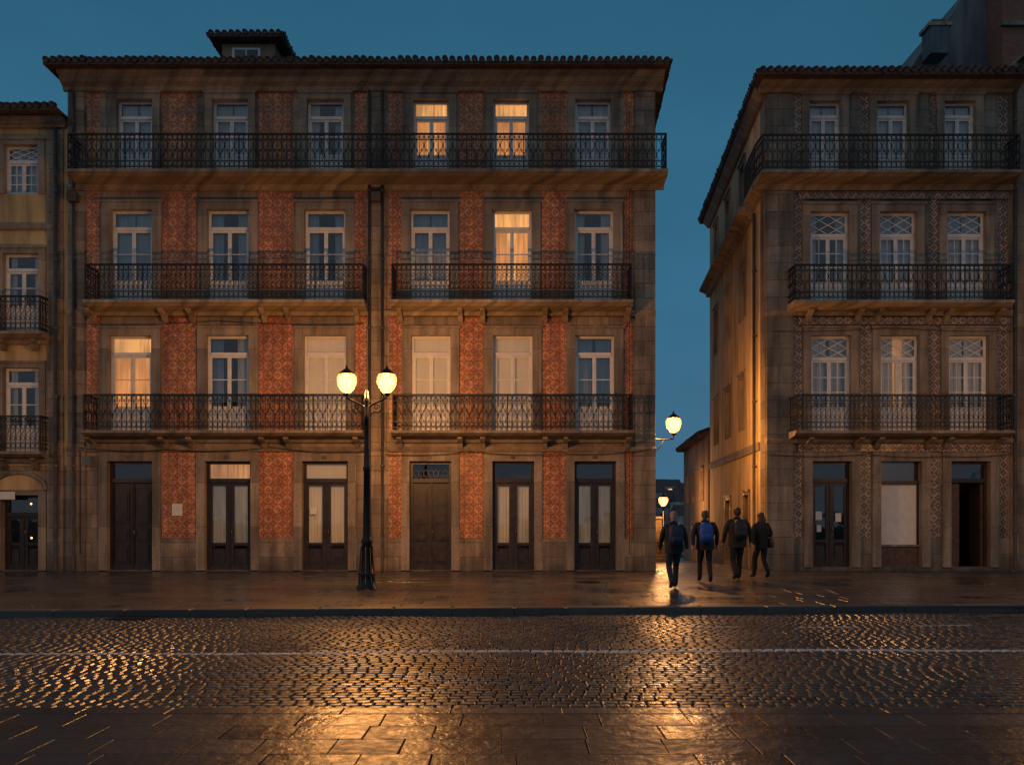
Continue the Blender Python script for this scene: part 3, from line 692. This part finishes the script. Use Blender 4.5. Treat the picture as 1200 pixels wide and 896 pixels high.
nk=empty('near_pavement'); pavers('edge_stones',-12,12,lambda x:near(x)-.14,lambda x:near(x)+.1,.9,.24,.008,.006,lambda x,y:-.108,.1,.002,.001,SLABN,0,False,nk)
pavers('near_slabs',-9,9,lambda x:-25.5,lambda x:near(x)-.15,.60,.42,.008,.004,lambda x,y:-.11,.04,.004,.0013,SLABN,0,False,nk,.25)
dg_=empty('drain_grate'); b=B(); gx,gy=-6.4,kerb(-6.4)-.42
for i in range(9): box(b,lambda u,z,d:(u,d,z),gx-.3+i*.07,gx-.3+i*.07+.035,-.115,-.098,gy,gy+.36,IRON)
for q in (gy-.03,gy+.36): box(b,lambda u,z,d:(u,d,z),gx-.33,gx+.33,-.115,-.096,q,q+.03,IRON)
b.obj('grate',dg_)
mh=empty('manhole_cover'); b=B(); lathe(b,(1.9,-4.2,.0),[(-.01,.36),(.006,.36),(.009,.33),(.006,.31),(.006,.02)],LAMPIRON,28)
for i in range(-4,5): 
    hl=math.sqrt(max(.01,.29**2-(i*.065)**2)); box(b,lambda u,z,d:(u,d,z),1.9-hl,1.9+hl,.007,.011,-4.2+i*.065-.012,-4.2+i*.065+.012,LAMPIRON)
b.obj('cover',mh)

# ================================================================== LAMPS
def plight(loc,e,col=(1,.42,.115),r=.09,parent=None):
    l=bpy.data.lights.new('bulb','POINT'); l.energy=e; l.color=col; l.shadow_soft_size=r
    o=bpy.data.objects.new('bulb',l); o.location=loc; scene.collection.objects.link(o)
    if parent: o.parent=parent
    return o
def lantern(b,c,s=1.0):
    L=lambda prof:[(z*s,r*s) for z,r in prof]
    lathe(b,c,L([(-.06,.03),(-.03,.07),(0,.08),(.02,.075)]),LAMPIRON,12)
    lathe(b,c,L([(.02,.075),(.08,.13),(.17,.185),(.27,.215),(.36,.215),(.43,.18)]),LGLASS,18)
    lathe(b,c,L([(.43,.185),(.445,.19),(.475,.15),(.51,.10),(.54,.06),(.56,.035),(.59,.03),(.62,.012),(.66,.004)]),LAMPIRON,14)
    for k in range(6):
        a=k*math.pi/3; tube(b,[(c[0]+r*s*math.cos(a),c[1]+r*s*math.sin(a),c[2]+z*s) for z,r in ((.02,.08),(.08,.134),(.17,.19),(.27,.22),(.36,.22),(.43,.185))],.006*s,LAMPIRON,4)
def street_lamp(x,y,z,e):
    p=empty('street_lamp',(x,y,z)); b=B()
    lathe(b,(0,0,0),[(0,.22),(.06,.22),(.09,.19),(.3,.17),(.34,.19),(.38,.15),(.6,.13),(1.0,.11),(1.06,.13),(1.12,.095),(1.2,.085),(2.6,.068),(2.66,.09),(2.72,.065),(3.7,.055),(3.78,.085),(3.85,.06),(4.1,.05),(4.15,.08),(4.22,.05),(4.35,.035),(4.42,.008)],LAMPIRON,16)
    for k in range(8):
        a=k*math.pi/4; tube(b,[(.175*math.cos(a),.175*math.sin(a),.1),(.12*math.cos(a),.12*math.sin(a),.95)],.016,LAMPIRON,5)
    for s in (-1,1):
        tube(b,[(s*(.04+.40*t),0,4.02+.20*t**2+.05*math.sin(t*math.pi)) for t in [i/8 for i in range(9)]],.022,LAMPIRON,8)
        tube(b,[(s*(.05+.3*t),0,3.75+.28*t+.06*math.sin(t*6)) for t in [i/8 for i in range(9)]],.013,LAMPIRON,6)
        tube(b,[(s*(.22+.07*math.cos(t*.7)*(1-t/14)),0,4.0+.07*math.sin(t*.7)*(1-t/14)) for t in range(12)],.01,LAMPIRON,5)
        lantern(b,(s*.44,0,4.30))
        plight((s*.44,0,4.55),e,parent=p)
    b.obj('post',p); return p
street_lamp(-3.2,-6.2,0,2300)
street_lamp(13.2,-6.4,0,620)
street_lamp(-15.5,-6.6,0,380)
wl=empty('wall_lantern'); b=B()
tube(b,[(4.2,.3,3.9),(4.5,.3,3.88),(4.79,.3,3.9),(4.79,.3,4.0)],.02,IRON,6); tube(b,[(4.22,.3,3.5),(4.35,.3,3.62),(4.5,.3,3.86)],.014,IRON,6)
box(b,lambda u,z,d:(u,d,z),4.2,4.24,3.4,4.0,.2,.4,IRON)
lantern(b,(4.79,.3,4.06),1.05); b.obj('lantern_body',wl); plight((4.79,.3,4.33),2300,parent=wl)
al2=empty('alley_lamp'); b=B()
tube(b,[(6.88,13.8,-1),(6.88,13.8,2.0)],[.06,.04],LAMPIRON,8); lantern(b,(6.88,13.8,2.05),1.0); b.obj('post',al2); plight((6.88,13.8,2.3),1100,parent=al2)

# ================================================================== PEOPLE
def cloth(name,col,r=.85): return simple(name,col,r,0,.3,14,.4)
SKIN=simple('skin',(.38,.2,.13),.5,0,.08,8); SHOE=cloth('shoe_leather',(.02,.018,.017),.5); EYE=simple('eye',(.05,.04,.035),.2,0,.05); LIP=simple('lips',(.3,.1,.08),.5,0,.1)
def person(x,y,z,head,h,jacket,trous,hair,pack=None,longhair=False,cap=None,ph=1,bag=False,armbend=0,stride=1.,bulk=1.):
    e=empty('person',(x,y,z)); s=h/1.75; e.rotation_euler=(0,0,head); e.scale=(s,s,s)
    J=cloth('jacket',jacket); T=cloth('trousers',trous); H=cloth('hair',hair,.6)
    fk,bk=ph,-ph
    S=stride
    vs=[];ed=[];rad=[]
    def v(p,r,par=None):
        vs.append(p); rad.append(r if isinstance(r,tuple) else (r,r)); i=len(vs)-1
        if par is not None: ed.append((par,i))
        return i
    pel=v((0,0,.95),(.155*bulk,.115)); sp=v((0,.0,1.13),(.145*bulk,.11),pel); ch=v((0,.0,1.33),(.17*bulk,.125),sp); nb=v((0,.01,1.46),(.075,.07),ch); nk_=v((0,.03,1.54),(.052,.055),nb)
    hands=[]
    for sd in (-1,1):
        sw_=-sd*fk*S
        sh=v((sd*.17*bulk,0,1.41),.08,ch)
        if armbend and sd==armbend: el=(sd*.27,-.06,1.15); wr=(sd*.17,.2,1.12)
        else: el=(sd*.245*bulk,-.02+.07*sw_,1.14); wr=(sd*.25*bulk,.04+.17*sw_,.90)
        e1=v(tuple(.5*(a+c) for a,c in zip((sd*.2*bulk,0,1.41),el)),.066,sh); e2=v(el,.058,e1); e3=v(wr,.042,e2); hands.append((sd,el,wr))
        hp=v((sd*.09,0,.88),.1,pel)
        if sd==fk: kn=(sd*.1,.20*S,.50); an=(sd*.1,.22*S,.10); toe=(sd*.11,.22*S+.17,.045)
        else: kn=(sd*.1,.03,.49); an=(sd*.1,-.26*S,.15); toe=(sd*.11,-.26*S+.14,.045)
        mt=v(tuple(.5*(a+c) for a,c in zip((sd*.09,0,.88),kn)),.092,hp)
        k1=v(kn,.07,mt); cf=v(tuple(.55*a+.45*c for a,c in zip(kn,an)),.066,k1); a1=v(an,.055,cf); v(toe,.042,a1)
    me=bpy.data.meshes.new('body_cage'); me.from_pydata(vs,ed,[]); ob=bpy.data.objects.new('body_cage',me); scene.collection.objects.link(ob)
    ob.modifiers.new('Skin','SKIN'); ob.modifiers.new('Sub','SUBSURF').levels=2
    for i,d in enumerate(me.skin_vertices[0].data): d.radius=rad[i]; d.use_root=(i==0)
    dg=bpy.context.evaluated_depsgraph_get(); dg.update(); nm=bpy.data.meshes.new_from_object(ob.evaluated_get(dg)); bpy.data.objects.remove(ob)
    for m in (J,T,SHOE,SKIN): nm.materials.append(m)
    for p in nm.polygons:
        c=p.center; p.use_smooth=True
        p.material_index= 2 if c.z<.115 else (1 if (c.z<.86 and abs(c.x)<.2) else (3 if (c.z>1.5 and abs(c.x)<.1) else 0))
    bo=bpy.data.objects.new('body',nm); scene.collection.objects.link(bo); bo.parent=e
    b=B(); secs=[(0,0,.80,.175*bulk,.135),(0,0,.83,.185*bulk,.145),(0,0,.95,.18*bulk,.14),(0,0,1.1,.172*bulk,.135),(0,.0,1.25,.195*bulk,.145),(0,0,1.36,.2*bulk,.14),(0,0,1.43,.165*bulk,.115),(0,.01,1.475,.09,.085),(0,.02,1.51,.078,.078)]
    loft(b,secs,J,24); tube(b,[(.082*math.cos(t*.524),.02+.08*math.sin(t*.524),1.51) for t in range(13)],.018,J,6)
    b.obj('jacket',e)
    b=B(); hz=1.52
    loft(b,[(0,.05,hz,.03,.03),(0,.05,hz+.015,.045,.055),(0,.04,hz+.045,.06,.08),(0,.03,hz+.09,.071,.09),(0,.025,hz+.13,.076,.098),(0,.02,hz+.17,.074,.096),(0,.018,hz+.2,.06,.08),(0,.018,hz+.225,.035,.045),(0,.018,hz+.232,.004,.004)],SKIN,20)
    tube(b,[(0,.118,hz+.13),(0,.135,hz+.095),(0,.122,hz+.085)],[.008,.015,.01],SKIN,8)
    for sd in (-1,1):
        ell(b,(sd*.077,.02,hz+.115),(.01,.02,.032),SKIN); ell(b,(sd*.03,.112,hz+.118),(.013,.01,.009),EYE)
    ell(b,(0,.116,hz+.055),(.024,.008,.006),LIP)
    b.obj('head',e)
    b=B()
    loft(b,[(0,-.03,hz+.035,.05,.04),(0,-.025,hz+.07,.074,.068),(0,-.012,hz+.12,.083,.088),(0,.0,hz+.155,.086,.105),(0,.008,hz+.195,.08,.1),(0,.01,hz+.225,.058,.075),(0,.01,hz+.243,.03,.035),(0,.01,hz+.247,.003,.003)],H,20)
    if longhair: loft(b,[(0,-.08,hz-.14,.05,.02),(0,-.085,hz-.08,.075,.035),(0,-.07,hz+.0,.085,.05),(0,-.045,hz+.09,.086,.07),(0,-.02,hz+.16,.07,.07)],H,16)
    b.obj('hair',e)
    if cap:
        C=cloth('cap_fabric',cap); b=B(); loft(b,[(0,.01,hz+.15,.09,.112),(0,.01,hz+.19,.088,.11),(0,.01,hz+.225,.07,.09),(0,.01,hz+.252,.035,.045),(0,.01,hz+.258,.004,.004)],C,20)
        loft(b,[(0,.13,hz+.152,.055,.06),(0,.13,hz+.16,.055,.06)],C,14); b.obj('cap',e)
    b=B()
    for sd,el,wr in hands:
        w=Vector(wr); dirn=(w-Vector(el)).normalized(); side=Vector((0,1,0)) if abs(dirn.y)<.8 else Vector((0,0,1))
        side=(side-dirn*side.dot(dirn)).normalized(); nrm=dirn.cross(side)*(-sd)
        tube(b,[w-dirn*.02,w+dirn*.03,w+dirn*.07,w+dirn*.10],[.028,.033,.037,.03],SKIN,8)
        for f,(o_,l) in enumerate(((-.026,.062),(-.009,.075),(.009,.08),(.026,.072))):
            p=w+dirn*.09+side*o_; tube(b,[p,p+dirn*l*.4+nrm*.004,p+dirn*l*.75+nrm*.016,p+dirn*l*.95+nrm*.032],[.0095,.009,.008,.006],SKIN,6)
        p=w+dirn*.035+side*.03; tube(b,[p,p+side*.022+dirn*.025,p+side*.028+dirn*.055],[.012,.0105,.008],SKIN,6)
    b.obj('hands',e)
    if pack:
        P=cloth('backpack_fabric',pack,.6); b=B()
        loft(b,[(0,-.2,.98,.12,.05),(0,-.215,1.0,.155,.085),(0,-.225,1.12,.165,.105),(0,-.22,1.28,.16,.1),(0,-.205,1.40,.14,.08),(0,-.19,1.455,.10,.05),(0,-.185,1.465,.05,.02)],P,24,3.2)
        loft(b,[(0,-.31,1.03,.1,.02),(0,-.325,1.05,.115,.035),(0,-.33,1.15,.115,.035),(0,-.32,1.2,.1,.02)],P,20,3.5)
        for sd in (-1,1):
            tube(b,[(sd*.09,-.15,1.40),(sd*.11,-.09,1.465),(sd*.12,.0,1.482),(sd*.125,.1,1.42),(sd*.13,.155,1.25),(sd*.16,.08,1.08),(sd*.13,-.13,1.04)],.018,P,6)
        tube(b,[(-.03,-.19,1.46),(0,-.2,1.5),(.03,-.19,1.46)],.01,P,6)
        b.obj('backpack',e)
    if bag:
        P=cloth('bag_leather',(.03,.028,.027),.5); b=B(); loft(b,[(.25,-.02,.82,.05,.13),(.25,-.02,.85,.065,.15),(.245,-.02,1.0,.06,.15),(.24,-.02,1.07,.03,.12)],P,18,3.5)
        tube(b,[(.24,.08,1.05),(.16,.1,1.3),(.05,.06,1.475),(-.05,-.05,1.48),(.1,-.155,1.35),(.23,-.12,1.05)],.012,P,6); b.obj('shoulder_bag',e)
    return e
person(3.58,-6.1,.0,.05,1.70,(.012,.015,.022),(.018,.022,.03),(.25,.22,.2),pack=(.01,.02,.055),cap=(.2,.18,.16),ph=1,bulk=1.08)
person(4.66,-4.4,.0,-.1,1.74,(.012,.013,.018),(.010,.010,.012),(.06,.05,.045),pack=(.01,.07,.32),ph=-1,bulk=1.2)
person(5.65,-3.6,.0,.08,1.82,(.024,.021,.019),(.013,.013,.015),(.03,.022,.018),pack=(.013,.013,.016),ph=1,bulk=1.2,stride=.7)
person(6.42,-3.0,.0,.25,1.70,(.009,.009,.011),(.009,.009,.011),(.03,.02,.015),longhair=True,bag=True,armbend=1,ph=-1,stride=.8,bulk=1.1)

# ================================================================== SKY / LIGHT
w=bpy.data.worlds.new('World'); scene.world=w; w.use_nodes=True; nt=w.node_tree; nt.nodes.clear()
out=nt.nodes.new('ShaderNodeOutputWorld'); bg=nt.nodes.new('ShaderNodeBackground'); tc=nt.nodes.new('ShaderNodeTexCoord')
sp=nt.nodes.new('ShaderNodeSeparateXYZ'); cr=nt.nodes.new('ShaderNodeValToRGB'); nt.links.new(tc.outputs['Generated'],sp.inputs[0])
nt.links.new(sp.outputs[2],cr.inputs[0]); el=cr.color_ramp.elements
el[0].position=0; el[0].color=(.060,.158,.255,1); el[1].position=.7; el[1].color=(.018,.096,.170,1)
m_=el.new(.25); m_.color=(.036,.138,.232,1)
nz=nt.nodes.new('ShaderNodeTexNoise'); nz.inputs['Scale'].default_value=2.2; nz.inputs['Detail'].default_value=5
mp=nt.nodes.new('ShaderNodeMapping'); mp.inputs['Scale'].default_value=(1,1,3); nt.links.new(tc.outputs['Generated'],mp.inputs[0]); nt.links.new(mp.outputs[0],nz.inputs['Vector'])
mr_=nt.nodes.new('ShaderNodeMapRange'); mr_.inputs[1].default_value=.3; mr_.inputs[2].default_value=.7; mr_.inputs[3].default_value=.88; mr_.inputs[4].default_value=1.12
nt.links.new(nz.outputs[0],mr_.inputs[0]); mx=nt.nodes.new('ShaderNodeVectorMath'); mx.operation='SCALE'; nt.links.new(cr.outputs[0],mx.inputs[0]); nt.links.new(mr_.outputs[0],mx.inputs['Scale'])
nt.links.new(mx.outputs[0],bg.inputs[0]); bg.inputs[1].default_value=1.0; nt.links.new(bg.outputs[0],out.inputs[0])
sl=bpy.data.lights.new('sun','SUN'); sl.energy=.36; sl.angle=math.radians(130); sl.color=(1,.66,.42)
so=bpy.data.objects.new('sun',sl); so.rotation_euler=(math.radians(62),0,math.radians(-34)); scene.collection.objects.link(so)

cam=bpy.data.cameras.new('camera'); co=bpy.data.objects.new('camera',cam); scene.collection.objects.link(co)
co.location=(0,-25,1.6); co.rotation_euler=(math.radians(90),0,0); cam.lens=30; cam.sensor_width=36; cam.shift_y=(605-448)/1200; cam.clip_end=5000
scene.camera=co
